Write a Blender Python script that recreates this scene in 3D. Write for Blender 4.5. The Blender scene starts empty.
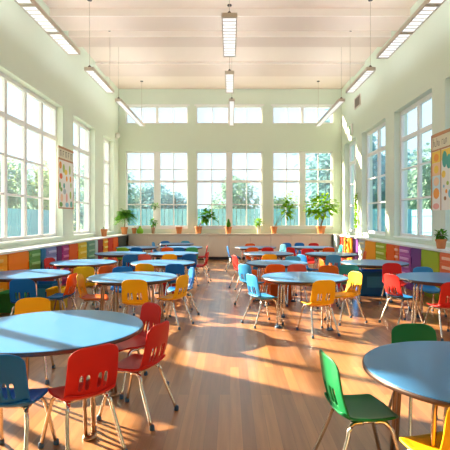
import bpy, bmesh, math, random
from mathutils import Vector, Matrix
random.seed(7)
PI = math.pi
scene = bpy.context.scene
C = scene.collection

# ------------------------------------------------------------------ camera
cd = bpy.data.cameras.new('camera'); cam = bpy.data.objects.new('camera', cd); C.objects.link(cam)
cam.location = (0, 0, 1.45); cam.rotation_euler = (PI/2, 0, 0)
cd.sensor_width = 36; cd.sensor_fit = 'HORIZONTAL'; cd.lens = 36*460/450
cd.shift_x = -5/450; cd.shift_y = -6/450
cd.clip_end = 400; cd.clip_start = .05
scene.camera = cam

# ------------------------------------------------------------------ world, sun, exposure
w = bpy.data.worlds.new('world'); scene.world = w; w.use_nodes = True
nt = w.node_tree; nt.nodes.clear()
out = nt.nodes.new('ShaderNodeOutputWorld'); bg = nt.nodes.new('ShaderNodeBackground')
tc = nt.nodes.new('ShaderNodeTexCoord'); sep = nt.nodes.new('ShaderNodeSeparateXYZ')
rp = nt.nodes.new('ShaderNodeValToRGB')
rp.color_ramp.elements[0].position = 0.0; rp.color_ramp.elements[0].color = (.60, .76, .90, 1)
rp.color_ramp.elements[1].position = .6; rp.color_ramp.elements[1].color = (.44, .68, .95, 1)
nt.links.new(tc.outputs['Generated'], sep.inputs[0]); nt.links.new(sep.outputs['Z'], rp.inputs[0])
nt.links.new(rp.outputs[0], bg.inputs['Color']); nt.links.new(bg.outputs[0], out.inputs[0])
bg.inputs['Strength'].default_value = .78
sd = bpy.data.lights.new('sun', 'SUN'); sun = bpy.data.objects.new('sun', sd); C.objects.link(sun)
sd.energy = 15; sd.angle = math.radians(.9); sd.color = (1.0, .80, .57)
el = math.radians(23.5)
d = Vector((.83*math.cos(el), -.56*math.cos(el), -math.sin(el)))
sun.rotation_euler = d.to_track_quat('-Z', 'Y').to_euler(); sun.location = (-12, 14, 9)
scene.view_settings.view_transform = 'Standard'; scene.view_settings.look = 'None'
scene.view_settings.gamma = 1; scene.view_settings.use_curve_mapping = False
scene.view_settings.exposure = 1.22
scene.cycles.max_bounces = 14; scene.cycles.diffuse_bounces = 9; scene.cycles.transparent_max_bounces = 16
scene.cycles.use_denoising = True; scene.cycles.sample_clamp_indirect = 8; scene.cycles.caustics_reflective = False

# ------------------------------------------------------------------ materials
def mat(name, col, rough=.5, metal=0, coat=0, bump=0, bscale=60, emit=None, es=0, vary=0, vscale=8, spec=.5):
    m = bpy.data.materials.new(name); m.use_nodes = True
    n = m.node_tree.nodes; l = m.node_tree.links; p = n['Principled BSDF']
    p.inputs['Base Color'].default_value = (*col, 1); p.inputs['Roughness'].default_value = rough
    p.inputs['Metallic'].default_value = metal; p.inputs['Coat Weight'].default_value = coat
    p.inputs['Specular IOR Level'].default_value = spec
    if emit: p.inputs['Emission Color'].default_value = (*emit, 1); p.inputs['Emission Strength'].default_value = es
    if vary or bump:
        t = n.new('ShaderNodeTexCoord'); z = n.new('ShaderNodeTexNoise'); z.inputs['Scale'].default_value = vscale
        z.inputs['Detail'].default_value = 4; l.new(t.outputs['Object'], z.inputs['Vector'])
        if vary:
            mx = n.new('ShaderNodeMix'); mx.data_type = 'RGBA'
            mx.inputs[6].default_value = (*[c*(1-vary) for c in col], 1); mx.inputs[7].default_value = (*[min(1, c*(1+vary)) for c in col], 1)
            l.new(z.outputs['Fac'], mx.inputs[0]); l.new(mx.outputs[2], p.inputs['Base Color'])
        if bump:
            z2 = n.new('ShaderNodeTexNoise'); z2.inputs['Scale'].default_value = bscale; l.new(t.outputs['Object'], z2.inputs['Vector'])
            b = n.new('ShaderNodeBump'); b.inputs['Strength'].default_value = bump; b.inputs['Distance'].default_value = .004
            l.new(z2.outputs['Fac'], b.inputs['Height']); l.new(b.outputs[0], p.inputs['Normal'])
    return m

def floor_mat():
    m = bpy.data.materials.new('plank_floor'); m.use_nodes = True
    n = m.node_tree.nodes; l = m.node_tree.links; p = n['Principled BSDF']
    t = n.new('ShaderNodeTexCoord'); mp = n.new('ShaderNodeMapping'); mp.inputs['Rotation'].default_value = (0, 0, PI/2)
    l.new(t.outputs['Object'], mp.inputs[0])
    br = n.new('ShaderNodeTexBrick'); br.inputs['Scale'].default_value = 1
    br.inputs['Brick Width'].default_value = 1.9; br.inputs['Row Height'].default_value = .085
    br.inputs['Mortar Size'].default_value = .0012; br.inputs['Mortar Smooth'].default_value = .3; br.offset = .37
    br.inputs['Color1'].default_value = (.50, .235, .085, 1); br.inputs['Color2'].default_value = (.30, .125, .048, 1)
    br.inputs['Mortar'].default_value = (.20, .09, .04, 1)
    l.new(mp.outputs[0], br.inputs['Vector'])
    m2 = n.new('ShaderNodeMapping'); m2.inputs['Scale'].default_value = (26, 1.6, 1); l.new(t.outputs['Object'], m2.inputs[0])
    g = n.new('ShaderNodeTexNoise'); g.inputs['Scale'].default_value = 1.0; g.inputs['Detail'].default_value = 6; l.new(m2.outputs[0], g.inputs['Vector'])
    cr = n.new('ShaderNodeValToRGB'); cr.color_ramp.elements[0].position = .3; cr.color_ramp.elements[0].color = (.80, .76, .72, 1)
    cr.color_ramp.elements[1].position = .7; cr.color_ramp.elements[1].color = (1.1, 1.1, 1.1, 1); l.new(g.outputs['Fac'], cr.inputs[0])
    mx = n.new('ShaderNodeMix'); mx.data_type = 'RGBA'; mx.blend_type = 'MULTIPLY'; mx.inputs[0].default_value = 1
    l.new(br.outputs['Color'], mx.inputs[6]); l.new(cr.outputs[0], mx.inputs[7]); l.new(mx.outputs[2], p.inputs['Base Color'])
    p.inputs['Roughness'].default_value = .34; p.inputs['Coat Weight'].default_value = .5; p.inputs['Coat Roughness'].default_value = .22
    return m

def glass_mat():
    m = bpy.data.materials.new('window_glass'); m.use_nodes = True
    n = m.node_tree.nodes; l = m.node_tree.links; n.clear()
    o = n.new('ShaderNodeOutputMaterial'); a = n.new('ShaderNodeBsdfTransparent'); g = n.new('ShaderNodeBsdfGlossy')
    g.inputs['Roughness'].default_value = .02; a.inputs['Color'].default_value = (.96, .985, .985, 1)
    f = n.new('ShaderNodeLayerWeight'); f.inputs['Blend'].default_value = .5
    pw = n.new('ShaderNodeMath'); pw.operation = 'POWER'; pw.inputs[1].default_value = 5; l.new(f.outputs['Facing'], pw.inputs[0])
    ml = n.new('ShaderNodeMath'); ml.operation = 'MULTIPLY_ADD'; ml.inputs[1].default_value = .3; ml.inputs[2].default_value = .02; l.new(pw.outputs[0], ml.inputs[0])
    mx = n.new('ShaderNodeMixShader'); l.new(ml.outputs[0], mx.inputs[0]); l.new(a.outputs[0], mx.inputs[1]); l.new(g.outputs[0], mx.inputs[2])
    # translucent share added to imitate the hazy glare of overexposed panes
    tr = n.new('ShaderNodeBsdfTranslucent'); tr.inputs['Color'].default_value = (.9, .97, 1, 1)
    m3 = n.new('ShaderNodeMixShader'); m3.inputs[0].default_value = .012
    l.new(mx.outputs[0], m3.inputs[1]); l.new(tr.outputs[0], m3.inputs[2]); l.new(m3.outputs[0], o.inputs[0]); return m

def leaf_mat(name, col, trans=.45):
    m = bpy.data.materials.new(name); m.use_nodes = True
    n = m.node_tree.nodes; l = m.node_tree.links; n.clear()
    o = n.new('ShaderNodeOutputMaterial'); d_ = n.new('ShaderNodeBsdfDiffuse'); t_ = n.new('ShaderNodeBsdfTranslucent')
    tc = n.new('ShaderNodeTexCoord'); z = n.new('ShaderNodeTexNoise'); z.inputs['Scale'].default_value = 3; l.new(tc.outputs['Object'], z.inputs['Vector'])
    mx = n.new('ShaderNodeMix'); mx.data_type = 'RGBA'; l.new(z.outputs['Fac'], mx.inputs[0])
    mx.inputs[6].default_value = (*[c*.65 for c in col], 1); mx.inputs[7].default_value = (*[min(1, c*1.3) for c in col], 1)
    l.new(mx.outputs[2], d_.inputs[0]); l.new(mx.outputs[2], t_.inputs[0])
    s = n.new('ShaderNodeMixShader'); s.inputs[0].default_value = trans
    l.new(d_.outputs[0], s.inputs[1]); l.new(t_.outputs[0], s.inputs[2]); l.new(s.outputs[0], o.inputs[0]); return m

M = dict(
    floor=floor_mat(), glass=glass_mat(),
    wall=mat('green_wall_paint', (.67, .75, .64), .85, bump=.15, bscale=90, vary=.02, vscale=1.5),
    ceil=mat('ceiling_plaster', (.80, .66, .57), .9, bump=.1, vary=.02, vscale=1), beam_shaded=mat('beam_shaded_tone', (.70, .56, .48), .9), beam_lit=mat('beam_lit_tone', (.92, .84, .78), .8),  # beams darkened like shaded undersides, front strips lightened like lit faces
    frame=mat('window_frame_paint', (.80, .79, .78), .4),
    sill=mat('sill_paint', (.78, .84, .80), .4),
    top=mat('counter_laminate', (.80, .84, .82), .3, vary=.02),
    topback=mat('back_counter_laminate', (.68, .60, .50), .4, vary=.03),
    cream=mat('cream_cabinet', (.74, .67, .56), .5, vary=.03, vscale=2),
    black=mat('black_toe_kick', (.02, .02, .022), .6),
    chrome=mat('chrome_tube', (.72, .68, .62), .22, metal=1),
    bronze=mat('bronze_tube', (.42, .27, .17), .3, metal=1),
    foot=mat('foot_cap_rubber', (.05, .13, .24), .5),
    laminate=mat('blue_table_laminate', (.05, .22, .50), .30, coat=.1, vary=.03, vscale=3, spec=.3),
    edge=mat('brown_edge_band', (.075, .04, .03), .4),
    apron=mat('table_apron', (.10, .06, .045), .5),
    terra=mat('terracotta', (.62, .22, .07), .75, vary=.12, vscale=14),
    soil=mat('soil', (.05, .03, .02), .95), stem=mat('plant_stem', (.22, .17, .07), .8),
    white=mat('white_plastic', (.82, .82, .79), .4), wire=mat('steel_wire', (.45, .37, .30), .5, metal=.3),
    housing=mat('lamp_housing', (.62, .54, .46), .45),
    diff=mat('lamp_diffuser', (.85, .85, .82), .5, emit=(.95, .97, 1), es=.42),
    fill_glow=mat('added_fill_glow', (.85, .85, .85), .5, emit=(.90, .96, 1), es=7.5),  # glow added to brighten ceiling and upper walls
    louver=mat('lamp_louver', (.70, .69, .66), .4),
    dark=mat('dark_metal', (.06, .05, .05), .5),
    vent=mat('vent_brown', (.26, .20, .15), .6),
    ground=mat('outdoor_paving', (.50, .55, .45), .9, vary=.15, vscale=.4),
    leaf=leaf_mat('leaf_green', (.10, .30, .03)), leafb=leaf_mat('leaf_bright', (.28, .52, .03), .5), leafd=leaf_mat('leaf_fern', (.18, .42, .05)),
    tree=leaf_mat('tree_leaves', (.26, .42, .34), .5), treey=leaf_mat('tree_leaves_yellow', (.38, .50, .28), .5),
    treeb=leaf_mat('tree_leaves_blue', (.20, .40, .43), .5),
    bark=mat('bark', (.22, .17, .13), .9, bump=.5, bscale=8),
    fence=mat('teal_fence_paint', (.10, .30, .38), .6), rock=mat('pale_stone', (.6, .6, .55), .9),
    paper=mat('chart_paper', (.86, .84, .78), .7), pframe=mat('chart_frame_wood', (.50, .24, .11), .6),
    pcream=mat('chart_header', (.74, .68, .50), .7), ink=mat('chart_ink', (.16, .12, .09), .8),
)
COL = dict(red=(.62, .022, .018), orange=(.80, .13, .012), yellow=(.93, .50, .008), blue=(.004, .15, .50), lightblue=(.05, .34, .74),
           midblue=(.015, .20, .58), green=(.012, .22, .075), lime=(.24, .50, .03), teal=(.03, .42, .45), pink=(.72, .13, .09),
           brightyellow=(.88, .62, .02), cyan=(.08, .42, .62), rust=(.62, .16, .02), brightgreen=(.06, .45, .14))
PL = {k: mat('plastic_'+k, v, .42, spec=.25) for k, v in COL.items()}
CAB = {k: mat('cabinet_'+k, v, .5, vary=.05, vscale=3, spec=.2) for k, v in dict(
    amber=(.92, .40, .015), orange=(.88, .24, .008), green=(.16, .40, .10), blue=(.03, .20, .42), peri=(.26, .32, .62), plum=(.14, .03, .16),
    magenta=(.48, .05, .28), yellow=(.82, .62, .03), sea=(.18, .42, .28), pale=(.50, .64, .66), maroon=(.30, .02, .04), red=(.66, .04, .02),
    dark=(.05, .07, .06), lime=(.36, .52, .03), violet=(.46, .13, .46), purple=(.17, .05, .26), coral=(.78, .20, .08), flame=(.80, .13, .01)).items()}
TRAY = {k: mat('tray_'+k, v, .4) for k, v in dict(amber=(.90, .58, .12), green=(.32, .60, .22), peri=(.45, .50, .78), magenta=(.72, .22, .48),
    yellow=(.92, .80, .20), sea=(.34, .58, .42), lime=(.66, .80, .30), violet=(.72, .42, .72), pale=(.82, .80, .50), coral=(.90, .62, .48), white=(.85, .80, .72)).items()}

# ------------------------------------------------------------------ helpers
def box(bm, x0, x1, y0, y1, z0, z1):
    v = [bm.verts.new(p) for p in ((x0,y0,z0),(x1,y0,z0),(x1,y1,z0),(x0,y1,z0),(x0,y0,z1),(x1,y0,z1),(x1,y1,z1),(x0,y1,z1))]
    for f in ((0,3,2,1),(4,5,6,7),(0,1,5,4),(1,2,6,5),(2,3,7,6),(3,0,4,7)): bm.faces.new([v[i] for i in f])
def tube(bm, pts, r, n=10, r1=None):
    pts = [Vector(p) for p in pts]; rings = []
    for i, p in enumerate(pts):
        a = pts[max(0, i-1)]; b = pts[min(len(pts)-1, i+1)]; t = (b-a).normalized()
        up = Vector((0, 1, 0)) if abs(t.z) > .7 else Vector((0, 0, 1))
        u = t.cross(up).normalized(); v = t.cross(u).normalized()
        rr = r if r1 is None else r + (r1-r)*i/(len(pts)-1)
        rings.append([bm.verts.new(p + u*rr*math.cos(2*PI*k/n) + v*rr*math.sin(2*PI*k/n)) for k in range(n)])
    for i in range(len(rings)-1):
        for k in range(n): bm.faces.new((rings[i][k], rings[i][(k+1) % n], rings[i+1][(k+1) % n], rings[i+1][k]))
    bm.faces.new(rings[0][::-1]); bm.faces.new(rings[-1])
def lathe(bm, prof, n=32, c=(0, 0, 0)):
    rings = []
    for r, z in prof:
        rings.append([bm.verts.new((c[0]+r*math.cos(2*PI*k/n), c[1]+r*math.sin(2*PI*k/n), c[2]+z)) for k in range(n)])
    for i in range(len(rings)-1):
        for k in range(n): bm.faces.new((rings[i][k], rings[i][(k+1) % n], rings[i+1][(k+1) % n], rings[i+1][k]))
    bm.faces.new(rings[0][::-1]); bm.faces.new(rings[-1])
def smooth_path(pts, k=4):
    pts = [Vector(p) for p in pts]; res = []
    for i in range(len(pts)-1):
        p0 = pts[max(0, i-1)]; p1 = pts[i]; p2 = pts[i+1]; p3 = pts[min(len(pts)-1, i+2)]
        for j in range(k):
            t = j/k
            res.append(.5*((2*p1)+(-p0+p2)*t+(2*p0-5*p1+4*p2-p3)*t*t+(-p0+3*p1-3*p2+p3)*t**3))
    res.append(pts[-1]); return res
def obj(name, bm, m, parent=None, smooth=False, bevel=0):
    bmesh.ops.recalc_face_normals(bm, faces=bm.faces)
    me = bpy.data.meshes.new(name); bm.to_mesh(me); bm.free()
    for x in (m if isinstance(m, (list, tuple)) else [m]): me.materials.append(x)
    if smooth:
        for p in me.polygons: p.use_smooth = True
    o = bpy.data.objects.new(name, me); C.objects.link(o)
    if parent: o.parent = parent
    if bevel:
        b = o.modifiers.new('bevel', 'BEVEL'); b.width = bevel; b.segments = 2; b.limit_method = 'ANGLE'
    return o
def bxo(name, b, m, parent=None, bevel=0):
    bm = bmesh.new(); box(bm, *b); return obj(name, bm, m, parent, bevel=bevel)
def tag(o, label, cat, group=None):
    o['label'] = label; o['category'] = cat
    if group: o['group'] = group
    return o
def thing(name, label, cat, loc=(0, 0, 0), rz=0, group=None):
    o = bpy.data.objects.new(name, None); C.objects.link(o); o.location = loc; o.rotation_euler = (0, 0, rz)
    o.empty_display_size = .1
    return tag(o, label, cat, group)
def struct(o, label=None):
    o['kind'] = 'structure'
    if label: o['label'] = label
    return o
def copy_tree(o, parent=None):
    c = o.copy(); C.objects.link(c); c.parent = parent
    for ch in list(o.children): copy_tree(ch, c)
    return c
def autosmooth(o, ang=40):
    me = o.data
    for p in me.polygons: p.use_smooth = True
    me.set_sharp_from_angle(angle=math.radians(ang))

# ------------------------------------------------------------------ structure
W = 4.07; YB = 16.8; ZC = 6.20; T = .33; YF = -1.5
bm = bmesh.new(); box(bm, -W-T, W+T, YF, YB+T, -.12, 0); struct(obj('floor', bm, M['floor']))
bm = bmesh.new(); box(bm, -W-T, W+T, YF, YB+T, ZC, ZC+.2); struct(obj('ceiling', bm, M['ceil']))
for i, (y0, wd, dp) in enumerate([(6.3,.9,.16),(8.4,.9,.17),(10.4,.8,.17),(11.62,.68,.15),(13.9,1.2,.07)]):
    b_ = struct(bxo('ceiling_beam', (-W+.001, W-.001, y0, y0+wd, ZC-dp, ZC), M['beam_shaded'])); bxo('beam_lit_strip', (-W+.001, W-.001, y0-.02, y0-.001, ZC-dp-.004, ZC-.001), M['beam_lit'], b_)  # thin strip added so the beam front looks lit

def holed(name, axis, a0, a1, z0, z1, p0, p1, holes, m):
    """solid wall with real openings; axis 'y' -> the wall runs along y between x=p0..p1"""
    bm = bmesh.new()
    A = sorted({a0, a1, *[h[0] for h in holes], *[h[1] for h in holes]}); Z = sorted({z0, z1, *[h[2] for h in holes], *[h[3] for h in holes]})
    def solid(i, j):
        if i < 0 or j < 0 or i >= len(A)-1 or j >= len(Z)-1: return False
        a = (A[i]+A[i+1])/2; z = (Z[j]+Z[j+1])/2
        return not any(h[0] < a < h[1] and h[2] < z < h[3] for h in holes)
    V = {}
    def v(p, a, z):
        k = (p, a, z)
        if k not in V: V[k] = bm.verts.new((p, a, z) if axis == 'y' else (a, p, z))
        return V[k]
    for i in range(len(A)-1):
        for j in range(len(Z)-1):
            if not solid(i, j): continue
            aa, ab, za, zb = A[i], A[i+1], Z[j], Z[j+1]
            for p in (p0, p1): bm.faces.new((v(p,aa,za), v(p,ab,za), v(p,ab,zb), v(p,aa,zb)))
            if not solid(i-1, j): bm.faces.new((v(p0,aa,za), v(p1,aa,za), v(p1,aa,zb), v(p0,aa,zb)))
            if not solid(i+1, j): bm.faces.new((v(p0,ab,za), v(p1,ab,za), v(p1,ab,zb), v(p0,ab,zb)))
            if not solid(i, j-1): bm.faces.new((v(p0,aa,za), v(p1,aa,za), v(p1,ab,za), v(p0,ab,za)))
            if not solid(i, j+1): bm.faces.new((v(p0,aa,zb), v(p1,aa,zb), v(p1,ab,zb), v(p0,ab,zb)))
    return struct(obj(name, bm, m))

LW = [(1.6, 5.9, 5), (7.0, 11.20, 5), (11.95, 13.87, 2), (14.8, 16.1, 2)]
RW = [(1.0, 4.2, 3), (5.3, 8.70, 3), (9.27, 11.4, 2), (12.05, 14.2, 2), (14.9, 16.3, 2)]  # first opening is out of view, put in for its daylight
ZB, ZL, ZR = 1.0, 4.17, 4.10
holed('wall_left', 'y', YF, YB+T, 0, ZC, -W-T, -W, [(a, b, ZB, ZL) for a, b, n in LW], M['wall'])
holed('wall_right', 'y', YF, YB+T, 0, ZC, W, W+T, [(a, b, ZB, ZR) for a, b, n in RW], M['wall'])
def bx(px): return (px-230)*YB/460
BL = [(125.5, 188), (196, 262.5), (272.5, 333)]
BW = [(bx(a), bx(b)) for a, b in BL]
holed('wall_back', 'x', -W, W, 0, ZC, YB, YB+T, [(a, b, 1.08, 3.93) for a, b in BW]+[(a, b, 4.93, 5.60) for a, b in BW], M['wall'])
bm = bmesh.new(); box(bm, -W-T, W+T, YF-.2, YF, 0, ZC); struct(obj('wall_front', bm, M['wall']))

# windows ----------------------------------------------------------
wn = [0]
def side_window(s, a, b, n, zt):
    wn[0] += 1
    root = bpy.data.objects.new('window_%d' % wn[0], None); C.objects.link(root); root.location = (s*(W+.16), a, ZB); struct(root)
    bm = bmesh.new(); X0, X1 = 0, s*.07
    def B(y0, y1, z0, z1, e=0):
        box(bm, min(X0-s*e, X1), max(X0-s*e, X1), y0, y1, z0, z1)
    L = b-a; H = zt-ZB
    B(0, L, 0, .10, .012); B(0, L, H-.09, H, .012); B(0, .07, .1, H-.09, .012); B(L-.07, L, .1, H-.09, .012)
    for k in range(1, n): B(k*L/n-.055, k*L/n+.055, .10, H-.09, .006)
    zs = [1.92-ZB, 2.66-ZB, 3.40-ZB]
    hw = [.022, .022, .055]
    for k in range(n):
        y0 = k*L/n+(.055 if k else .07); y1 = (k+1)*L/n-(.055 if k < n-1 else .07)
        for z, h in zip(zs, hw): B(y0, y1, z-h, z+h)
    obj('window_frame', bm, M['frame'], root, bevel=.006)
    bm = bmesh.new(); box(bm, min(s*.03, s*.036), max(s*.03, s*.036), .03, L-.03, .05, H-.04); obj('window_glass', bm, M['glass'], root)
    bm = bmesh.new(); box(bm, min(0, -s*.19), max(0, -s*.19), .0, L, -.035+.036, .03+.005); obj('window_sill', bm, M['sill'], root, bevel=.008)
for a, b, n in LW: side_window(-1, a, b, n, ZL)
for a, b, n in RW: side_window(1, a, b, n, ZR)
def back_window(a, b, z0, z1, upper):
    wn[0] += 1
    root = bpy.data.objects.new('window_%d' % wn[0], None); C.objects.link(root); root.location = (a, YB+.10, z0); struct(root)
    bm = bmesh.new(); L = b-a; H = z1-z0
    def B(x0, x1, z0_, z1_, e=0): box(bm, x0, x1, -e, .07, z0_, z1_)
    B(0, L, 0, .06 if upper else .13, .02); B(0, L, H-.06, H, .02); lo = .06 if upper else .13
    B(0, .05, lo, H-.06, .02); B(L-.05, L, lo, H-.06, .02)
    hm = .055 if upper else .12
    B(L/2-hm, L/2+hm, lo, H-.06, .02)
    for x0, x1 in ((.05, L/2-hm), (L/2+hm, L-.05)):
        xm = (x0+x1)/2; B(xm-.018, xm+.018, lo, H-.06)
        if not upper:
            for z, h in ((3.27, .018), (2.83, .045), (1.98, .02)):
                B(x0, xm-.018, z-z0-h, z-z0+h); B(xm+.018, x1, z-z0-h, z-z0+h)
    obj('window_frame', bm, M['frame'], root, bevel=.005)
    bm = bmesh.new(); box(bm, .03, L-.03, .03, .036, .03, H-.03); obj('window_glass', bm, M['glass'], root)
    bm = bmesh.new(); box(bm, 0, L, -.13, -.02, .001, .03); obj('window_sill', bm, M['frame'], root)
    if upper:
        bm = bmesh.new(); box(bm, -.06, L+.06, -.14, -.101, H-.02, H+.03); obj('window_head_rail', bm, M['frame'], root)
for a, b in BW: back_window(a, b, 1.08, 3.93, False)
for a, b in BW: back_window(a, b, 4.93, 5.60, True)

# ------------------------------------------------------------------ counters
for s, nm in ((-1, 'left'), (1, 'right')):
    o = bxo('countertop', (min(s*3.615, s*(W-.002)), max(s*3.615, s*(W-.002)), 5.2, 16.27, .88, .92), M['top'], bevel=.006)
    tag(o, 'long pale countertop running under the %s windows' % nm, 'countertop')
o = bxo('countertop', (-W+.002, W-.002, 16.275, YB-.002, .885, .925), M['topback'], bevel=.006)
tag(o, 'beige countertop along the back wall carrying the potted plants', 'countertop')

def side_cab(s, y0, y1, col, kind, label):
    root = thing('storage_cabinet', label, 'cabinet', (s*3.665, (y0+y1)/2, 0), 0, 'coloured cabinets under the %s counter' % ('left' if s < 0 else 'right'))
    h = (y1-y0)/2-.004; D = s*.39
    bm = bmesh.new(); box(bm, min(0, D), max(0, D), -h, h, .07, .875); box(bm, min(s*.04, D), max(s*.04, D), -h, h, 0, .07)
    obj('body', bm, CAB[col], root)
    if kind is None:
        dr = bxo('door', (min(-s*.02, -s*.001), max(-s*.02, -s*.001), -h+.008, h-.008, .085, .86), CAB[col], root, bevel=.004)
        if y1-y0 > .35:
            hd = bxo('handle', (min(-s*.035, -s*.02), max(-s*.035, -s*.02), h-.05, h-.035, .55, .68), CAB[col], dr)
    else:
        n = 5
        for k in range(n):
            z0 = .09+k*.155; z1 = z0+.14
            dr = bxo('drawer', (min(-s*.02, -s*.001), max(-s*.02, -s*.001), -h+.02, h-.02, z0, z1), CAB[col], root, bevel=.004)
            bm = bmesh.new(); q = h*.72
            box(bm, min(-s*.042, -s*.0205), max(-s*.042, -s*.0205), -q, q, z0+.045, z0+.095)
            obj('tray_lip', bm, TRAY[kind], dr, bevel=.008)
    return root
LC = [(5.25,6.2,'orange',None),(6.2,7.56,'amber','amber'),(7.56,8.35,'orange',None),(8.35,8.88,'green','green'),(8.88,9.12,'blue',None),(9.12,9.70,'peri','peri'),
      (9.70,9.99,'plum',None),(9.99,10.43,'magenta','magenta'),(10.43,11.05,'flame',None),(11.05,11.74,'yellow','yellow'),(11.74,12.44,'sea','sea'),(12.44,12.72,'pale',None),
      (12.72,13.22,'maroon',None),(13.22,13.76,'amber','yellow'),(13.76,14.35,'red',None),(14.35,14.99,'flame',None),(14.99,16.2,'dark',None)]
RC = [(5.25,6.3,'purple',None),(6.3,7.0,'amber',None),(7.0,8.03,'coral','coral'),(8.03,8.78,'lime',None),(8.78,9.28,'purple',None),(9.28,9.93,'violet','violet'),(9.93,10.18,'coral','coral'),
      (10.18,10.76,'flame',None),(10.76,11.54,'lime','lime'),(11.54,12.44,'amber',None),(12.44,13.07,'pale','pale'),(13.07,13.65,'purple',None),(13.65,14.1,'orange',None),
      (14.1,14.73,'orange','amber'),(14.73,15.3,'red',None),(15.3,16.2,'pale',None)]
CN = dict(amber='amber', orange='orange', green='green', blue='blue', peri='periwinkle', plum='dark plum', magenta='magenta', flame='red-orange', yellow='yellow', sea='sea green',
          pale='pale grey-blue', maroon='maroon', red='red', dark='dark', lime='lime green', violet='violet', purple='purple', coral='coral')
for s, L in ((-1, LC), (1, RC)):
    side = 'left' if s < 0 else 'right'
    for i, (a, b, c, k) in enumerate(L):
        nb = L[i-1][2] if i else None
        lab = '%s %s under the %s counter' % (CN[c], 'unit of stacked tray drawers' if k else 'plain-door cabinet', side)
        lab += (', just beyond the %s one' % CN[nb]) if nb else ', nearest the camera'
        side_cab(s, a, b, c, k, lab)
n = 10; x0 = -3.60; dx = 7.2/n
pos = ['leftmost', 'second from left', 'third from left', 'fourth from left', 'fifth from left', 'fifth from right', 'fourth from right', 'third from right', 'second from right', 'rightmost']
proto = None
for i in range(n):
    lab = 'cream cabinet under the back counter, %s of the ten' % pos[i]
    if proto is None:
        r = thing('base_cabinet', lab, 'cabinet', (x0+dx/2, 16.32, 0), 0, 'cream cabinets along the back wall'); proto = r
        bm = bmesh.new(); box(bm, -dx/2+.002, dx/2-.002, 0, .46, .105, .88); obj('body', bm, M['cream'], r)
        dr = bxo('door', (-dx/2+.006, dx/2-.006, -.022, -.001, .12, .87), M['cream'], r, bevel=.003)
        bxo('toe_kick', (-dx/2+.002, dx/2-.002, .03, .46, 0, .104), M['black'], r)
    else:
        r = copy_tree(proto); r.location.x = x0+dx*(i+.5); r['label'] = lab

# ------------------------------------------------------------------ chairs
def slotted_back():
    bm = bmesh.new()
    us = [-1, -.93, -.8, -.62, -.54, -.40, -.30, -.16, -.07, .07, .16, .30, .40, .54, .62, .8, .93, 1]
    vs = [0, .06, .16, .24, .36, .46, .52, .65, .8, .9, .96, 1]
    slots = [(-.54, -.40), (-.30, -.16), (.16, .30), (.40, .54)]
    slots = [(-.54, -.40), (-.30, -.16), (.16, .30), (.40, .54)]
    V = {}
    def P(u, v):
        cv = 0
        if v > .8: cv = (v-.8)/.2
        wd = .168-.010*v - .030*max(0, cv)**3
        if v < .1: wd -= .008*(1-v/.1)
        z = .385+.315*v
        if v > .8: z -= .022*abs(u)**5*cv
        y = -.145-.02*math.sin(min(1, v*2)*PI/2)-.055*v+.012*v*v
        y += .028*u*u*(1-.3*v)                       # curved around the sitter
        return (u*wd, y, z)
    for i, u in enumerate(us):
        for j, v in enumerate(vs): V[i, j] = bm.verts.new(P(u, v))
    for i in range(len(us)-1):
        for j in range(len(vs)-1):
            um = (us[i]+us[i+1])/2; vm = (vs[j]+vs[j+1])/2
            if .16 < vm < .46 and any(a < um < b for a, b in slots): continue
            bm.faces.new((V[i, j], V[i+1, j], V[i+1, j+1], V[i, j+1]))
    return bm
def seat_bm():
    bm = bmesh.new(); N = 12; V = {}
    for i in range(N+1):
        for j in range(N+1):
            u = -1+2*i/N; v = j/N                       # v: rear to front
            hw = .168+.010*math.sin(v*PI)
            if v > .7: hw -= .050*((v-.7)/.3)**4
            if v < .1: hw -= .02*(1-v/.1)
            x = u*hw
            y = -.165+.365*v - .045*abs(u)**4*max(0, (v-.6)/.4)**2
            z = .375 + .014*u*u - .012*math.sin(v*PI) + .012*abs(u)**6
            if v > .8: z -= .030*((v-.8)/.2)**2
            if v < .2: z += .030*((.2-v)/.2)**2
            V[i, j] = bm.verts.new((x, y, z))
    for i in range(N):
        for j in range(N): bm.faces.new((V[i, j], V[i+1, j], V[i+1, j+1], V[i, j+1]))
    return bm
def shellmods(o, t):
    s = o.modifiers.new('solid', 'SOLIDIFY'); s.thickness = t; s.offset = 0
    b = o.modifiers.new('sub', 'SUBSURF'); b.levels = 1; b.render_levels = 1
def make_chair():
    r = bpy.data.objects.new('school_chair', None); C.objects.link(r); r['category'] = 'chair'
    s = obj('seat', seat_bm(), PL['red'], r, smooth=True); shellmods(s, .017)
    b = obj('backrest', slotted_back(), PL['red'], r, smooth=True); shellmods(b, .012)
    bm = bmesh.new()
    for sx in (-1, 1): tube(bm, [(sx*.115, .085, .354), (sx*.115, -.10, .354)], .0095)
    tube(bm, [(-.115, .05, .352), (.115, .05, .352)], .008); tube(bm, [(-.115, -.07, .352), (.115, -.07, .352)], .008)
    obj('seat_frame', bm, M['chrome'], r, smooth=True)
    for sx in (-1, 1):
        for sy, fy in ((1, .205), (-1, -.235)):
            bm = bmesh.new()
            p = smooth_path([(sx*.115, sy*.03+.0, .350), (sx*.120, sy*.085, .349), (sx*.136, sy*.118, .318), (sx*.146, sy*.135, .26), (sx*.178, fy, .012)], 4)
            tube(bm, p, .0122, 10)
            l = obj('leg', bm, M['chrome'], r, smooth=True)
            bm = bmesh.new(); lathe(bm, [(.016, 0), (.018, .006), (.016, .03), (.012, .036)], 12, (sx*.178, fy, 0)); obj('foot_cap', bm, M['foot'], l, smooth=True)
    return r
CH = make_chair()
protos = {}
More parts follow.
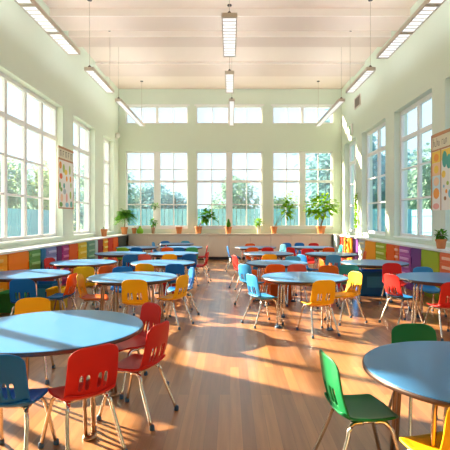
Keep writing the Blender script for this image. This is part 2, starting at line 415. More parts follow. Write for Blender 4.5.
def get_proto(cb, cs):
    if (cb, cs) in protos: return protos[cb, cs], False
    r = CH if not protos else copy_tree(CH)
    for ch in r.children:
        if ch.name.startswith(('seat', 'backrest')) and not ch.name.startswith('seat_frame'):
            if protos: ch.data = ch.data.copy()
            ch.data.materials[0] = PL[cs if ch.name.startswith('seat') else cb]
    protos[cb, cs] = r; return r, True
def chair(x, y, hx, hy, col, label, group, z=0, scale=1):
    cb, cs = col if isinstance(col, tuple) else (col, col)
    p, new = get_proto(cb, cs)
    r = p if new else copy_tree(p)
    r.location = (x, y, z); r.rotation_euler = (0, 0, math.atan2(-hx, hy)); r.scale = (scale,)*3
    r['label'] = label; r['category'] = 'chair'; r['group'] = group
    return r

# ------------------------------------------------------------------ tables
H = .65
def table(x, y, R, label, rot=.5, leg='chrome'):
    t = thing('round_table', label, 'table', (x, y, 0), rot, 'round blue-topped classroom tables')
    bm = bmesh.new(); lathe(bm, [(R-.012, H-.004), (R-.004, H-.0035), (R-.004, H), (0.001, H)], 96)
    bm.free(); bm = bmesh.new()
    lathe(bm, [(R-.014, H-.024), (R-.006, H-.006), (R-.009, H), (R-.03, H+.001)], 96); obj('tabletop', bm, M['laminate'], t)
    bm = bmesh.new(); lathe(bm, [(R-.012, H-.030), (R-.001, H-.026), (R, H-.012), (R-.004, H-.003), (R-.0065, H-.003), (R-.0145, H-.025)], 96); o = obj('edge_band', bm, M['edge'], t, smooth=True)
    bm = bmesh.new(); lathe(bm, [(R*.80, H-.060), (R*.82, H-.060), (R*.84, H-.031), (R*.78, H-.031)], 64); obj('apron', bm, M['apron'], t, smooth=False)
    for k in range(4):
        a = PI/2*k; c, s = math.cos(a), math.sin(a)
        bm = bmesh.new()
        for off in (-.028, .028):
            def q(r_, z_): return (c*r_-s*off, s*r_+c*off, z_)
            tube(bm, smooth_path([q(R*.45, H-.055), q(R*.66, H-.06), q(R*.72, H-.10), q(R*.745, H-.2), q(R*.79, .02)], 4), .0125, 10)
        l = obj('leg', bm, M[leg], t, smooth=True)
        bm = bmesh.new(); lathe(bm, [(.045, 0), (.048, .006), (.044, .022), (.02, .03)], 16, (c*R*.79, s*R*.79, 0)); obj('foot_cap', bm, M['foot'] if leg == 'chrome' else M['bronze'], l, smooth=True)
    return t
table(-1.31, 3.40, .66, 'large round blue table at the front left, bright stripes of daylight on it', .82, 'bronze')
table(1.30, 2.46, .57, 'round blue table at the front right, cut by the picture edge', .75, 'bronze')
table(-1.35, 6.40, .615, 'round table left of the aisle, second back, yellow chairs at its front and right', .75, 'bronze')
table(1.035, 6.40, .60, 'round table right of the aisle with a light blue chair at its left', .6)
table(2.93, 6.32, .62, 'round table by the right wall with red chairs at its left and front', .3)
table(-2.97, 6.75, .60, 'round table at the left edge with a blue chair in front', .6)
table(-2.72, 8.56, .60, 'third round table back by the left counter', .8)
table(-1.24, 8.50, .60, 'third round table back along the left of the aisle', .4)
table(.86, 8.45, .57, 'third round table back along the right of the aisle', .6)
table(2.66, 8.50, .61, 'third round table back by the right counter with blue bins beneath', .3)
table(-2.56, 10.8, .60, 'fourth round table back by the left counter', .6)
table(-1.33, 10.8, .60, 'fourth round table back along the left of the aisle', .2)
table(.90, 10.8, .60, 'fourth round table back along the right of the aisle', .5)
table(2.33, 10.6, .60, 'fourth round table back by the right counter', .5)
table(-2.64, 13.1, .60, 'fifth round table back by the left counter', .6)
table(-1.38, 13.1, .60, 'fifth round table back along the left of the aisle', .4)
table(.72, 13.1, .60, 'fifth round table back along the right of the aisle', .5)
table(2.34, 13.1, .60, 'fifth round table back by the right counter', .2)
table(-1.75, 14.9, .58, 'farthest round table, in front of the cream cabinets, left of the aisle', .2)

gF = 'chairs at the front tables'; gM = 'chairs at the second pair of tables'; gB = 'small chairs at the far tables'
for a in [
    (-.93, 2.88, -.66, .75, 'red', 'red plastic chair at the front left table, its back to the camera', gF),
    (-.69, 3.41, -.93, .36, 'red', 'red plastic chair right of the front left table, nearest the aisle', gF),
    (-.84, 3.98, -.62, -.55, 'red', 'red plastic chair behind another red one at the front left table', gF),
    (-1.30, 2.76, .02, 1, 'blue', 'dark blue chair cut by the left picture edge', gF),
    (-1.83, 4.20, .25, -1, 'yellow', 'yellow chair on the far side of the front left table', gF),
    (.735, 2.60, 1, .12, 'green', 'dark green chair facing right toward the front right table', gF),
    (1.31, 3.10, 0, -1, 'green', 'dark green chair behind the front right table, only its back showing', gF),
    (1.01, 2.14, -.28, 1, 'yellow', 'yellow chair cut off at the bottom right corner', gF),
    (-1.20, 5.92, -.05, 1, 'yellow', 'yellow chair with its back to the camera in front of the left aisle table', gM),
    (-.80, 6.28, -.9, .42, 'yellow', 'yellow chair at the right side of the left aisle table', gM),
    (-.76, 7.05, -.9, -.35, 'midblue', 'blue chair just behind the yellow one beside the left aisle', gM),
    (-1.86, 6.28, 1, .05, ('yellow', 'orange'), 'chair with yellow back and orange seat at the left of the left aisle table', gM),
    (-2.36, 6.38, -1, .10, ('orange', 'midblue'), 'chair with red-orange back and blue seat facing the left edge table', gM),
    (-2.62, 5.96, -.05, 1, 'blue', 'dark blue chair with its back to the camera at the left edge table', gM),
    (-1.66, 7.08, .2, -1, 'midblue', 'blue chair facing the camera behind the left aisle table', gM),
    (-2.36, 7.45, -.3, 1, 'brightyellow', 'bright yellow chair before the third table by the left counter', gB),
    (-2.05, 7.62, -.5, 1, 'orange', 'red-orange chair beside the bright yellow one near the left counter', gB),
    (-3.32, 8.85, .9, -.3, 'red', 'red chair at the far left, against the left counter cabinets', gB),
    (-1.43, 7.97, .1, 1, 'yellow', 'yellow chair back seen over the second left aisle table', gB),
    (-.95, 7.92, -.12, 1, 'blue', 'dark blue chair back seen over the second left aisle table', gB),
    (-2.17, 9.95, -.3, 1, 'blue', 'dark blue chair with its back to the camera before the fourth left table', gB),
    (-1.76, 9.98, .35, 1, 'pink', 'coral red chair between two rows of tables on the left', gB),
    (-1.30, 10.08, 0, 1, 'yellow', 'yellow chair before the fourth table left of the aisle', gB),
    (-.93, 10.12, -.3, 1, 'blue', 'dark blue chair beside the yellow one at the fourth left aisle table', gB),
    (-.70, 10.6, -1, .1, 'red', 'red chair on the aisle side of the fourth left aisle table', gB),
    (-.84, 13.0, -1, -.05, 'red', 'red chair on the aisle side of the fifth left aisle table', gB),
    (-1.66, 12.35, 0, 1, 'orange', 'orange chair before the fifth table left of the aisle', gB),
    (-1.36, 12.38, 0, 1, 'midblue', 'blue chair between orange and green ones at the fifth left aisle table', gB),
    (-1.05, 12.42, -.2, 1, 'brightgreen', 'bright green chair before the fifth left aisle table', gB),
    (-2.84, 12.35, 0, 1, 'lime', 'lime green chair before the fifth table by the left counter', gB),
    (-2.48, 12.35, 0, 1, 'blue', 'dark blue chair beside the lime green one on the left', gB),
    (-2.05, 13.35, -1, 0, 'red', 'red chair between the two fifth tables on the left', gB),
    (-2.30, 14.9, 1, -.1, 'lightblue', 'light blue chair at the left of the farthest table', gB),
    (-2.18, 15.55, .2, -1, 'midblue', 'blue chair behind the farthest table at its left end', gB),
    (-1.55, 15.62, -.1, -1, 'cyan', 'teal blue chair behind the farthest table at its right end', gB),
    (.46, 6.36, .9, .45, 'lightblue', 'light blue chair on the aisle side of the right aisle table', gM),
    (1.11, 5.86, -.3, 1, 'yellow', 'yellow chair with its back to the camera in front of the right aisle table', gM),
    (1.62, 6.50, -.9, -.35, 'yellow', 'yellow chair at the right side of the right aisle table', gM),
    (.76, 7.85, 0, 1, 'orange', 'orange chair back seen over the right aisle table', gB),
    (1.10, 7.87, -.1, 1, 'pink', 'coral red chair back beside the orange one over the right aisle table', gB),
    (1.62, 7.66, .1, 1, 'rust', 'rust orange chair seen behind the yellow ones right of the aisle', gB),
    (.38, 7.80, .75, .65, 'lightblue', 'light blue chair on the aisle side of the third right aisle table', gB),
    (.27, 9.62, 1, .35, 'red', 'red chair standing in the aisle, left of the third right aisle table', gB),
    (.85, 10.05, 0, 1, 'yellow', 'yellow chair before the fourth table right of the aisle', gB),
    (1.24, 9.12, -.2, -1, 'cyan', 'cyan chair facing the camera behind the third right aisle table', gB),
    (.60, 12.4, 0, 1, 'orange', 'orange chair before the fifth table right of the aisle', gB),
    (1.00, 12.4, 0, 1, 'red', 'red chair before the fifth table right of the aisle', gB),
    (.12, 12.9, 1, .1, 'blue', 'dark blue chair on the aisle side of the fifth right aisle table', gB),
    (.62, 13.95, 0, -1, 'orange', 'orange chair behind the fifth table right of the aisle', gB),
    (1.42, 13.6, -.8, -.4, 'cyan', 'cyan chair right of the fifth right aisle table', gB),
    (1.84, 14.3, .3, -1, 'midblue', 'blue chair at the back left of the fifth right counter table', gB),
    (2.20, 14.4, 0, -1, 'midblue', 'blue chair directly behind the fifth right counter table', gB),
    (1.76, 12.35, .8, .6, 'red', 'red chair at the left of the fifth right counter table', gB),
    (1.68, 9.85, .85, .5, 'midblue', 'blue chair left of the fourth right counter table', gB),
    (2.18, 9.88, 0, 1, 'cyan', 'cyan chair with its back to the camera before the fourth right counter table', gB),
    (1.98, 11.55, 0, -1, 'red', 'red chair behind the fourth right counter table', gB),
    (3.06, 13.4, -1, -.1, 'teal', 'teal chair right of the fifth right counter table', gB),
    (2.62, 12.4, 0, 1, 'orange', 'orange chair before the fifth right counter table', gB),
    (2.58, 14.2, -.2, -1, 'red', 'red chair behind the fifth right counter table, beside the blue pair', gB),
    (2.98, 10.8, -1, .1, 'orange', 'orange chair right of the fourth right counter table', gB),
    (2.74, 7.66, -.1, -1, 'red', 'bright red chair before the third right counter table', gB),
    (1.90, 8.62, 1, .1, 'orange', 'orange chair left of the third right counter table', gB),
    (2.02, 7.78, .3, 1, 'teal', 'teal chair before the third right counter table', gB),
    (3.02, 7.02, 0, -1, 'lightblue', 'light blue chair on the far side of the table by the right wall', gM),
    (2.38, 6.36, .9, .35, ('red', 'midblue'), 'chair with red back and blue seat left of the right wall table', gM),
    (2.66, 5.70, -.12, 1, 'red', 'red chair with its back to the camera in front of the right wall table', gM),
]: chair(*a)

# ------------------------------------------------------------------ storage bins under tables
def bin_(x, y, w_, d_, h_, col, label, paper=None):
    r = thing('storage_bin', label, 'bin', (x, y, 0), 0, 'plastic storage bins on the floor')
    bm = bmesh.new(); a, b, t = w_/2, d_/2, .012
    box(bm, -a+t, a-t, -b+t, b-t, 0, t); box(bm, -a, a, -b, -b+t, 0, h_); box(bm, -a, a, b-t, b, 0, h_); box(bm, -a, -a+t, -b+t, b-t, 0, h_); box(bm, a-t, a, -b+t, b-t, 0, h_)
    obj('body', bm, PL[col], r)
    bm = bmesh.new()
    for y0, y1 in ((-b-.012, -b-.001), (b+.001, b+.012)): box(bm, -a-.012, a+.012, y0, y1, h_-.035, h_+.004)
    for x0, x1 in ((-a-.012, -a-.001), (a+.001, a+.012)): box(bm, x0, x1, -b, b, h_-.035, h_+.004)
    obj('rim', bm, PL[col], r)
    if paper: bxo('label_card', (-a*.5+.02, a*.45, -b-.004, -b-.0005, h_*.35, h_*.8), PL[paper], r)
bin_(-3.22, 8.0, .40, .4, .34, 'blue', 'blue plastic bin with a light blue card under the left edge table', 'lightblue')
bin_(-2.78, 7.4, .22, .3, .34, 'brightyellow', 'yellow plastic bin beside the blue one on the left')
bin_(-3.45, 7.3, .3, .4, .30, 'brightgreen', 'green plastic bin at the left picture edge')
bin_(-3.45, 8.45, .3, .35, .45, 'red', 'red plastic bin by the left counter cabinets')
bin_(-1.05, 8.45, .30, .3, .30, 'red', 'red plastic bin beneath the third left aisle table')
bin_(.93, 8.45, .40, .34, .34, 'orange', 'orange plastic bin beneath the third right aisle table')
bin_(2.72, 8.85, .66, .40, .46, 'blue', 'large dark blue bin with a pale card by the right counter', 'lightblue')
bin_(2.15, 9.2, .30, .3, .34, 'red', 'red plastic bin behind the orange chair on the right')
bin_(.6, 9.3, .34, .3, .40, 'rust', 'rust coloured bin beside the third right aisle table')
bin_(.55, 11.0, .25, .25, .45, 'midblue', 'blue bin beneath the fourth right aisle table')
bin_(1.0, 11.0, .25, .25, .45, 'red', 'red bin beneath the fourth right aisle table')
bin_(-2.3, 11.1, .3, .3, .42, 'red', 'red bin beneath the fourth left counter table')
bin_(2.55, 11.0, .3, .3, .42, 'rust', 'rust bin beneath the fourth right counter table')

# ------------------------------------------------------------------ pendant lamps
def lamp(x, y0, y1, label, group, wd=.24, wires=(0, 1), z=4.65):
    r = thing('pendant_lamp', label, 'ceiling lamp', (x, y0, z), 0, group)
    L = y1-y0; a = wd/2
    bm = bmesh.new()
    box(bm, -a, a, 0, L, .055, .075); box(bm, -a, -a+.012, 0, L, 0, .055); box(bm, a-.012, a, 0, L, 0, .055)
    box(bm, -a+.012, a-.012, 0, .03, 0, .055); box(bm, -a+.012, a-.012, L-.03, L, 0, .055)
    obj('housing', bm, M['housing'], r)
    bxo('diffuser', (-a+.014, a-.014, .032, L-.032, .014, .03), M['diff'], r)
    bxo('added_fill_strip', (-a+.02, a-.02, .12, L-.12, .0755, .082), M['fill_glow'], r)  # unseen glowing strip added on top as fill for the ceiling
    n = max(3, int(L/.13)); ys = []
    for k in range(n+1):
        y = .04+(L-.08)*k/n; ys += [y-.006, y+.006]
    xs = [-a+.014, -a+.022, a-.022, a-.014]; bm = bmesh.new(); V = [[bm.verts.new((x_, y_, .0135)) for y_ in ys] for x_ in xs]
    for i in range(3):
        for j in range(len(ys)-1):
            if i == 1 and j % 2: continue
            bm.faces.new((V[i][j], V[i+1][j], V[i+1][j+1], V[i][j+1]))
    e = bmesh.ops.extrude_face_region(bm, geom=bm.faces[:]); bmesh.ops.translate(bm, vec=(0, 0, -.0125), verts=[v for v in e['geom'] if isinstance(v, bmesh.types.BMVert)])
    obj('louvre', bm, M['louver'], r)
    for k in wires:
        y = .06 if k == 0 else L-.06
        bm = bmesh.new(); tube(bm, [(0, y, .076), (0, y, ZC-z-.012)], .0042, 6); obj('wire', bm, M['wire'], r)
        bm = bmesh.new(); lathe(bm, [(.02, 0), (.05, .01), (.05, .03)], 16, (0, y, ZC-z-.030)); obj('canopy', bm, M['dark'], r)
        bm = bmesh.new(); lathe(bm, [(.035, .0), (.035, .02), (.012, .05)], 12, (0, y, .0755)); obj('bracket', bm, M['dark'], r)
for s, nm in ((-1, 'left'), (1, 'right')):
    X = s*3.04
    g = '%s row of pendant lamps' % nm
    lamp(X, 5.86, 6.88, 'pendant lamp, nearest section of the %s joined row' % nm, g, wires=(0,))
    lamp(X, 6.90, 7.92, 'pendant lamp, middle section of the %s joined row' % nm, g, wires=())
    lamp(X, 7.94, 8.98+(.2 if s > 0 else 0), 'pendant lamp, far section of the %s joined row' % nm, g, wires=())
    lamp(X, 9.9, 11.7, 'short pendant lamp hanging alone, middle of the %s row' % nm, g, wd=.2)
    lamp(X, 12.5, 15.9, 'long pendant lamp at the far end of the %s row' % nm, g, wd=.17)
g = 'centre row of pendant lamps'
lamp(-.01, 7.3, 9.1, 'nearest pendant lamp of the centre row with louvred underside', g, wd=.25, wires=(0,))
lamp(-.01, 10.15, 11.7, 'middle pendant lamp of the centre row', g, wd=.2, wires=(0,))
lamp(.05, 12.5, 15.8, 'farthest pendant lamp of the centre row before the high windows', g, wd=.16, wires=(0,))

# ------------------------------------------------------------------ wall fittings
def blob(bm, cy, cz, ry, rz, x, s, n=10, pts=None):
    vs = [bm.verts.new((x, cy+ry*math.cos(2*PI*k/n), cz+rz*math.sin(2*PI*k/n))) for k in range(n)]
    f = bm.faces.new(vs)
    e = bmesh.ops.extrude_face_region(bm, geom=[f]); bmesh.ops.translate(bm, vec=(s*.002, 0, 0), verts=[v for v in e['geom'] if isinstance(v, bmesh.types.BMVert)])
pc = {k: mat('print_'+k, v, .7) for k, v in dict(orange=(.85, .35, .06), yellow=(.88, .62, .10), red=(.75, .16, .06), green=(.22, .42, .10), leaf=(.42, .55, .12),
      sea=(.10, .42, .34), blue=(.25, .55, .68), grey=(.42, .52, .54), peach=(.88, .60, .38), pink=(.82, .42, .36), sky=(.62, .80, .84), brown=(.4, .22, .1)).items()}
# left chart
r = thing('wall_chart', 'tall framed chart of fruit and leaves on the left wall between windows', 'poster', (-W+.003, 10.80, 1.70), 0); r.scale.y = 1.2
bxo('backing', (0, .02, .03, .89, .0, 1.49), M['paper'], r)
bm = bmesh.new(); box(bm, .0205, .035, .03, .89, 1.44, 1.49); box(bm, .0205, .03, .03, .89, 1.17, 1.21); box(bm, .0205, .035, .03, .89, 0, .03); box(bm, .0205, .03, .03, .045, .03, 1.17); box(bm, .0205, .03, .875, .89, .03, 1.17)
obj('trim', bm, M['pframe'], r)
bxo('header', (.0205, .023, .06, .86, 1.215, 1.435), M['pcream'], r)
bm = bmesh.new()
rr = random.Random(3)
for k in range(5):
    y = .12+k*.15
    box(bm, .0235, .0245, y, y+.018, 1.26, 1.40); box(bm, .0235, .0245, y+.02, y+.075, 1.38, 1.40)
    if k % 2: box(bm, .0235, .0245, y+.02, y+.06, 1.32, 1.335)
    else: box(bm, .0235, .0245, y+.06, y+.075, 1.26, 1.378)
obj('lettering', bm, M['ink'], r)
fr = [(.15, 1.04, .07, .09, 'orange'), (.33, .98, .06, .11, 'leaf'), (.45, .90, .09, .07, 'yellow'), (.68, .98, .05, .12, 'leaf'), (.18, .78, .08, .07, 'red'), (.50, .74, .05, .07, 'orange'), (.72, .75, .05, .08, 'orange'),
      (.12, .55, .05, .09, 'green'), (.35, .56, .05, .07, 'sea'), (.38, .42, .08, .07, 'grey'), (.20, .46, .05, .05, 'green'), (.75, .60, .04, .07, 'leaf'), (.22, .26, .07, .10, 'peach'), (.50, .27, .05, .12, 'pink'), (.72, .35, .05, .10, 'leaf'),
      (.18, .10, .09, .06, 'green'), (.52, .10, .10, .06, 'blue'), (.76, .12, .06, .08, 'sea')]
byc = {}
for y, z, ry, rz, c in fr: byc.setdefault(c, []).append((y, z, ry, rz))
for c, L in byc.items():
    bm = bmesh.new()
    for y, z, ry, rz in L: blob(bm, y, z, ry, rz, .0205, 1)
    obj('printed_picture', bm, pc[c], r)
# right charts
r = thing('wall_chart', 'framed chart of round pictures under a lettered header on the right wall', 'poster', (W-.003, 8.25, 1.62), 0)
bxo('backing', (-.02, 0, 0, .98, 0, 1.50), M['paper'], r)
bm = bmesh.new(); box(bm, -.035, -.0205, 0, .98, 1.44, 1.50); box(bm, -.035, -.0205, .955, .98, 0, 1.44); box(bm, -.03, -.0205, 0, .955, 1.16, 1.19); box(bm, -.03, -.0205, .56, .575, 0, 1.16); obj('trim', bm, M['pframe'], r)
bxo('header', (-.0235, -.0205, .02, .95, 1.195, 1.435), M['pcream'], r)
bm = bmesh.new()
for k in range(7):
    y = .90-k*.075-(.07 if k > 3 else 0)
    box(bm, -.0245, -.024, y-.012, y, 1.25, 1.35+(.06 if k in (0, 2) else 0))
    box(bm, -.0245, -.024, y-.05, y-.0125, 1.25 if k % 2 else 1.34, 1.262 if k % 2 else 1.352)
    if k % 3 != 1: box(bm, -.0245, -.024, y-.05, y-.038, 1.2625, 1.338)
obj('lettering', bm, M['ink'], r)
bxo('printed_picture', (-.022, -.0205, .58, .95, .93, 1.155), pc['yellow'], r); bxo('printed_picture', (-.022, -.0205, .58, .95, .68, .925), pc['peach'], r)
bxo('printed_picture', (-.022, -.0205, .58, .95, .35, .675), pc['sky'], r); bxo('printed_picture', (-.022, -.0205, .03, .55, .95, 1.15), pc['yellow'], r)
byc = {}
for y, z, ry, rz, c in [(.77, 1.03, .11, .08, 'orange'), (.77, .80, .10, .08, 'yellow'), (.77, .56, .12, .09, 'peach'), (.77, .33, .13, .11, 'orange'), (.78, .08, .14, .06, 'pink'),
                        (.42, .96, .10, .16, 'sea'), (.25, .9, .10, .14, 'sea'), (.46, .68, .08, .07, 'yellow'), (.3, .5, .05, .04, 'leaf'), (.45, .45, .03, .03, 'blue'), (.35, .35, .04, .04, 'orange'), (.4, .22, .05, .04, 'brown'), (.2, .3, .08, .08, 'blue')]:
    byc.setdefault(c, []).append((y, z, ry, rz))
for c, L in byc.items():
    bm = bmesh.new()
    for y, z, ry, rz in L: blob(bm, y, z, ry, rz, -.0222, -1)
    obj('printed_picture', bm, pc[c], r)
# vent, dome, sign
r = thing('air_vent', 'brown louvred air vent high on the right wall', 'vent', (W-.002, 14.3, 5.0))
bm = bmesh.new(); box(bm, -.03, 0, 0, .66, 0, .03); box(bm, -.03, 0, 0, .66, .33, .36); box(bm, -.03, 0, 0, .03, .03, .33); box(bm, -.03, 0, .63, .66, .03, .33); obj('frame', bm, M['housing'], r)
bm = bmesh.new(); box(bm, -.008, 0, .031, .629, .031, .329)
for k in range(7): box(bm, -.025, -.009, .031, .629, .05+k*.04, .065+k*.04)
obj('slats', bm, M['vent'], r)
r = thing('wall_speaker', 'small round white speaker high in the far left corner', 'speaker', (-W+.002, 16.35, 4.42))
bm = bmesh.new(); lathe(bm, [(.02, 0), (.09, .03), (.10, .09), (.06, .15), (.01, .17)], 20); o = obj('shell', bm, M['white'], r, smooth=True); o.rotation_euler = (0, PI/2, 0)
bxo('bracket', (0, .03, -.05, .05, -.14, -.10), M['white'], r)
r = thing('wall_sign', 'small white and green sign high in the far right corner', 'sign', (W-.002, 15.2, 4.25))
bxo('case', (-.05, 0, 0, .30, 0, .36), M['white'], r, bevel=.01); bxo('face', (-.056, -.051, .16, .28, .04, .32), PL['brightgreen'], r)

# ------------------------------------------------------------------ plants
def leaf(bm, p, dirv, L, wd, droop=.25):
    dirv = dirv.normalized(); side = dirv.cross(Vector((0, 0, 1)))
    if side.length < .05: side = Vector((1, 0, 0))
    side.normalize(); q = p.copy(); q.z += 0
    a = bm.verts.new(p); m1 = p+dirv*L*.35; m2 = p+dirv*L*.7; tip = p+dirv*L; m2.z -= droop*L*.3; tip.z -= droop*L
    b1 = bm.verts.new(m1+side*wd*.5); b2 = bm.verts.new(m1-side*wd*.5); c0 = bm.verts.new(m1-Vector((0, 0, .12*wd)))
    d1 = bm.verts.new(m2+side*wd*.42); d2 = bm.verts.new(m2-side*wd*.42); e0 = bm.verts.new(m2-Vector((0, 0, .12*wd))); t = bm.verts.new(tip)
    for f in ((a, b1, c0), (a, c0, b2), (b1, d1, e0, c0), (c0, e0, d2, b2), (d1, t, e0), (e0, t, d2)): bm.faces.new(f)
def pot(r, R, h, m):
    bm = bmesh.new(); lathe(bm, [(R*.72, 0), (R*.92, h*.78), (R*1.04, h*.78), (R*1.04, h), (R*.92, h), (R*.9, h*.9), (.001, h*.9)], 28); autosmooth(obj('pot', bm, m, r))
    bm = bmesh.new(); lathe(bm, [(R*.86, h*.905), (R*.84, h*.93), (.01, h*.94)], 20); obj('soil', bm, M['soil'], r)
def bushy(r, base, c, rad, n, L, wd, m, seed, stems=5):
    rn = random.Random(seed); bm = bmesh.new(); bs = bmesh.new(); c = Vector(c); base = Vector(base); tips = []
    for k in range(stems):
        t = c+Vector((rn.uniform(-1, 1)*rad[0]*.5, rn.uniform(-1, 1)*rad[1]*.5, rn.uniform(-.4, .4)*rad[2])); tips.append(t)
        mid = base.lerp(t, .5)+Vector((0, 0, .02)); tube(bs, smooth_path([base, mid, t], 4), .009, 6, .004)
    obj('stem', bs, M['stem'], r, smooth=True)
    for k in range(n):
        v = Vector((rn.gauss(0, 1), rn.gauss(0, 1), rn.gauss(0, 1))).normalized()*rn.uniform(.45, 1)
        p = c+Vector((v.x*rad[0], v.y*rad[1], v.z*rad[2])); dv = Vector((v.x, v.y, v.z*.6+rn.uniform(-.2, .4)))+Vector((rn.uniform(-.5, .5), rn.uniform(-.5, .5), 0))
        leaf(bm, p-dv.normalized()*L*.4, dv, L*rn.uniform(.7, 1.2), wd*rn.uniform(.7, 1.2))
    obj('foliage', bm, m, r)
ZT = .926
def pos_(px, y=16.5): return (px-230)*y/460
def plant(px, label, R=.12, h=.23, mt='terra', y=16.52, x=None, z=ZT):
    r = thing('potted_plant', label, 'plant', (pos_(px) if x is None else x, y, z), 0, 'pots on the counters'); pot(r, R, h, M[mt]); return r
# fern in the left corner
r = plant(0, 'bushy green palm in a terracotta pot in the far left corner', .12, .25, x=-3.64, y=15.85, z=.921)
rn = random.Random(5); bm = bmesh.new(); bs = bmesh.new(); tube(bs, smooth_path([(0, 0, .2), (.02, 0, .42), (0, 0, .62)], 4), .018, 8, .010); obj('stem', bs, M['stem'], r, smooth=True)
for k in range(120):
    a = rn.uniform(0, 2*PI); e = rn.uniform(-.1, 1.2); L = rn.uniform(.38, .60)
    dv = Vector((math.cos(a)*math.cos(e)*(.62 if math.cos(a) < 0 else .85), math.sin(a)*math.cos(e)*.7, math.sin(e)*.9)); prev = Vector((0, 0, .60))
    for j in range(8):
        t = (j+1)/8; p = Vector((0, 0, .62))+dv*L*t+Vector((0, 0, -.22*t*t))
        tube(bm, [prev, p], .003, 3)
        for sd_ in (-1, 1):
            sv = dv.cross(Vector((0, 0, 1))).normalized()*sd_+dv*.6; leaf(bm, p, sv, .10, .03, .5)
        prev = p
obj('foliage', bm, M['leafd'], r)
r = plant(134, 'small empty-looking terracotta pot beside the corner palm', .085, .20)
r = thing('watering_pot', 'lime green squat jug between the small terracotta pot and bottle plant', 'jug', (pos_(140), 16.5, ZT)); bm = bmesh.new()
lathe(bm, [(.09, 0), (.125, .05), (.11, .14), (.05, .20), (.035, .25), (.045, .28)], 24); obj('body', bm, PL['lime'], r, smooth=True)
bm = bmesh.new(); tube(bm, smooth_path([(-.10, 0, .12), (-.17, 0, .2), (-.19, 0, .26)], 4), .014, 8, .008); obj('spout', bm, PL['lime'], r, smooth=True)
r = plant(153, 'small leafy plant in a brown glass vase on the back counter', .07, .22, 'bronze'); bushy(r, (0, 0, .2), (0, 0, .40), (.15, .1, .15), 60, .13, .06, M['leaf'], 2)
r = thing('plant_stand', 'tall slender white plant stand on the back counter', 'stand', (pos_(153.5), 16.68, ZT)); bm = bmesh.new()
for a in (0, 2.09, 4.18): tube(bm, [(.09*math.cos(a), .06*math.sin(a), 0), (.05*math.cos(a), .05*math.sin(a), .84)], .007, 6)
obj('legs', bm, M['white'], r); bm = bmesh.new(); lathe(bm, [(.09, .841), (.09, .855)], 20); obj('tray', bm, M['white'], r)
r = plant(153.5, 'trailing plant in a white pot raised on the slender stand', .07, .12, 'white', y=16.68, z=ZT+.856); bushy(r, (0, 0, .1), (.02, -.02, .15), (.17, .10, .11), 60, .11, .045, M['leaf'], 8)
r = plant(179, 'bare terracotta pot under the second pane from left', .115, .24)
r = plant(198.5, 'terracotta pot with broad dark leaves leaning right', .13, .26); bushy(r, (0, 0, .22), (.33, -.06, .64), (.36, .16, .24), 100, .21, .11, M['leaf'], 12)
r = plant(228.5, 'terracotta pot with a small upright cactus at the centre pier', .12, .24)
bm = bmesh.new(); lathe(bm, [(.03, .2), (.05, .3), (.045, .45), (.02, .52), (.002, .53)], 14); lathe(bm, [(.015, .22), (.03, .28), (.028, .38), (.004, .42)], 12, (.05, 0, 0)); lathe(bm, [(.015, .22), (.03, .28), (.028, .36), (.004, .40)], 12, (-.05, 0, 0)); obj('cactus', bm, M['leaf'], r, smooth=True)
r = plant(259, 'pale leafy plant in a slim cream vase on the back counter', .075, .26, 'pcream'); bushy(r, (0, 0, .24), (-.02, 0, .42), (.20, .14, .15), 70, .13, .06, M['leafb'], 22)
r = plant(274, 'terracotta pot of a tall leafy plant leaning right before the right windows', .12, .25); bushy(r, (0, 0, .22), (.48, -.06, .93), (.26, .16, .42), 110, .20, .11, M['leafb'], 31, 4)
r = plant(321, 'large bright green leafy tree plant in terracotta pot at the far right', .17, .27); bushy(r, (0, 0, .24), (-.03, -.22, .98), (.66, .28, .46), 260, .21, .13, M['leafb'], 41, 9)
r = plant(0, 'small terracotta pot on the left counter near the corner', .10, .22, x=-3.86, y=14.1, z=.921); bushy(r, (0, 0, .2), (0, 0, .24), (.04, .04, .05), 12, .06, .03, M['leaf'], 51)
r = plant(0, 'small succulent in an orange terracotta pot on the right counter', .095, .17, x=3.77, y=8.22, z=.921); bushy(r, (0, 0, .15), (0, 0, .25), (.10, .10, .10), 80, .10, .05, M['leaf'], 61)
r = thing('hanging_vine', 'bright green vine hanging on the right wall between two far windows', 'plant', (W-.004, 14.55, 1.22))
bm = bmesh.new(); tube(bm, smooth_path([(-.03, 0, 1.05), (-.05, .03, .7), (-.04, -.03, .35), (-.05, 0, 0)], 5), .006, 6); tube(bm, [(0, 0, 1.05), (-.06, 0, 1.05)], .008, 6); obj('stem', bm, M['stem'], r)
bm = bmesh.new(); rn = random.Random(9)
for k in range(120):
    z = rn.uniform(0, 1.05); leaf(bm, Vector((-.07, rn.uniform(-.09, .09), z)), Vector((-.3, rn.uniform(-1, 1), rn.uniform(-.8, .5))), .10, .06)
obj('foliage', bm, M['leafb'], r)

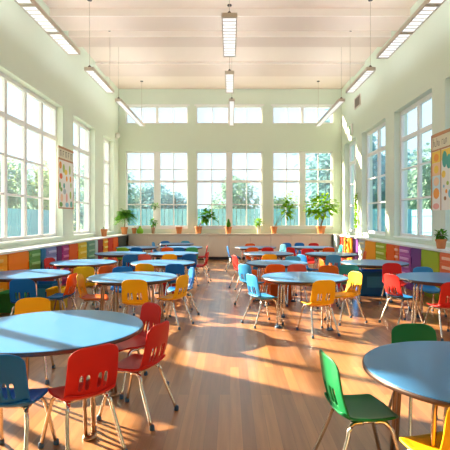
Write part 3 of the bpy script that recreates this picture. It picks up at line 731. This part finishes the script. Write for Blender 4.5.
# ------------------------------------------------------------------ outdoors
bm = bmesh.new(); box(bm, -90, 90, -40, 120, -.7, -.4)
struct(obj('ground', bm, M['ground']))
def make_tree(seed, hgt=8):
    rn = random.Random(seed); r = bpy.data.objects.new('tree', None); C.objects.link(r)
    bm = bmesh.new(); tube(bm, smooth_path([(0, 0, 0), (.1, .05, hgt*.2), (0, 0, hgt*.5), (.1, 0, hgt*.8)], 3), .22, 8, .08)
    for k in range(6):
        a = k*1.05; z = hgt*(.3+.08*k); tube(bm, [(0, 0, z), (math.cos(a)*1.6, math.sin(a)*1.6, z+1)], .07, 6, .03)
    obj('trunk', bm, M['bark'], r, smooth=True)
    bm = bmesh.new()
    blobs = [Vector((rn.uniform(-1.7, 1.7), rn.uniform(-1.7, 1.7), rn.uniform(hgt*.14, hgt*.85))) for _ in range(16)]
    for c in blobs:
        R = rn.uniform(1.0, 1.6)
        for k in range(260):
            v = Vector((rn.gauss(0, 1), rn.gauss(0, 1), rn.gauss(0, 1))).normalized()*R*rn.uniform(.6, 1)
            leaf(bm, c+v, v+Vector((rn.uniform(-1, 1), rn.uniform(-1, 1), rn.uniform(-1, .5))), .42, .26)
    obj('foliage', bm, M['tree'], r)
    return r
T0 = [make_tree(1), make_tree(2, 7)]
TT = [(-7.4, 30, .66, 'tree', 'hazy green tree outdoors, leftmost beyond the back windows'), (-3.3, 27.5, .56, 'treeb', 'hazy blue-green tree beyond the left pair of back windows'),
      (.2, 30, .62, 'tree', 'hazy green tree beyond the centre pair of back windows'), (2.9, 28, .50, 'treey', 'low yellow-green tree between the centre and right back windows'),
      (8.2, 33, 1.25, 'treeb', 'tall blue-green tree filling the right pair of back windows'),
      (-13.5, 25.5, .80, 'tree', 'green tree nearest the camera beyond the left windows'), (-13.5, 32, .80, 'treey', 'yellow-green tree beyond the large left window'),
      (-14.5, 39, .85, 'treeb', 'blue-green tree in the last panes of the large left window'), (-14, 48, 1.0, 'tree', 'green tree beyond the second left window'), (-11, 58, 1.0, 'treeb', 'farthest blue-green tree beyond the left windows'),
      (13.5, 23, .90, 'treeb', 'blue-green tree nearest the camera beyond the right windows'), (16.5, 35, 1.05, 'tree', 'green tree beyond the large right window'),
      (14.5, 43, 1.1, 'treeb', 'blue-green tree beyond the second right window'), (14.5, 54, 1.1, 'tree', 'farthest green tree beyond the right windows')]
for i, (x, y, s, m_, lab) in enumerate(TT):
    r = T0[i] if i < 2 else copy_tree(T0[i % 2])
    for ch in r.children:
        if ch.name.startswith('foliage'):
            ch.material_slots[0].link = 'OBJECT'; ch.material_slots[0].material = M[m_]
    r.location = (x, y, -.4); r.rotation_euler = (0, 0, i*1.3); r.scale = (s,)*3
    r['label'] = lab; r['category'] = 'tree'; r['group'] = 'trees outdoors'
def fence(x0, x1, y, label, z0=-.4, vert=False):
    r = thing('garden_fence', label, 'fence', ((x0+x1)/2, y, z0), PI/2 if vert else 0)
    L = (x1-x0)/2
    if vert: r.location = (y, (x0+x1)/2, z0)
    bm = bmesh.new()
    for z in (.45, 1.25, 2.0): box(bm, -L, L, -.03, .03, z, z+.09)
    k = -L
    while k < L: box(bm, k, k+.17, -.06, -.031, .05, 2.3); k += .2
    obj('pickets', bm, M['fence'], r)
    bm = bmesh.new(); k = -L
    while k <= L+.01: box(bm, k-.05, k+.05, .031, .13, 0, 2.05); k += 2*L/6
    obj('posts', bm, M['rock'], r)
fence(-6.5, 8, 20.5, 'pale teal picket fence outdoors beyond the back windows')
fence(10, 27, -9.3, 'pale teal picket fence outdoors beyond the left windows', vert=True)
fence(8, 26, 9.0, 'pale teal picket fence outdoors beyond the right windows', vert=True)
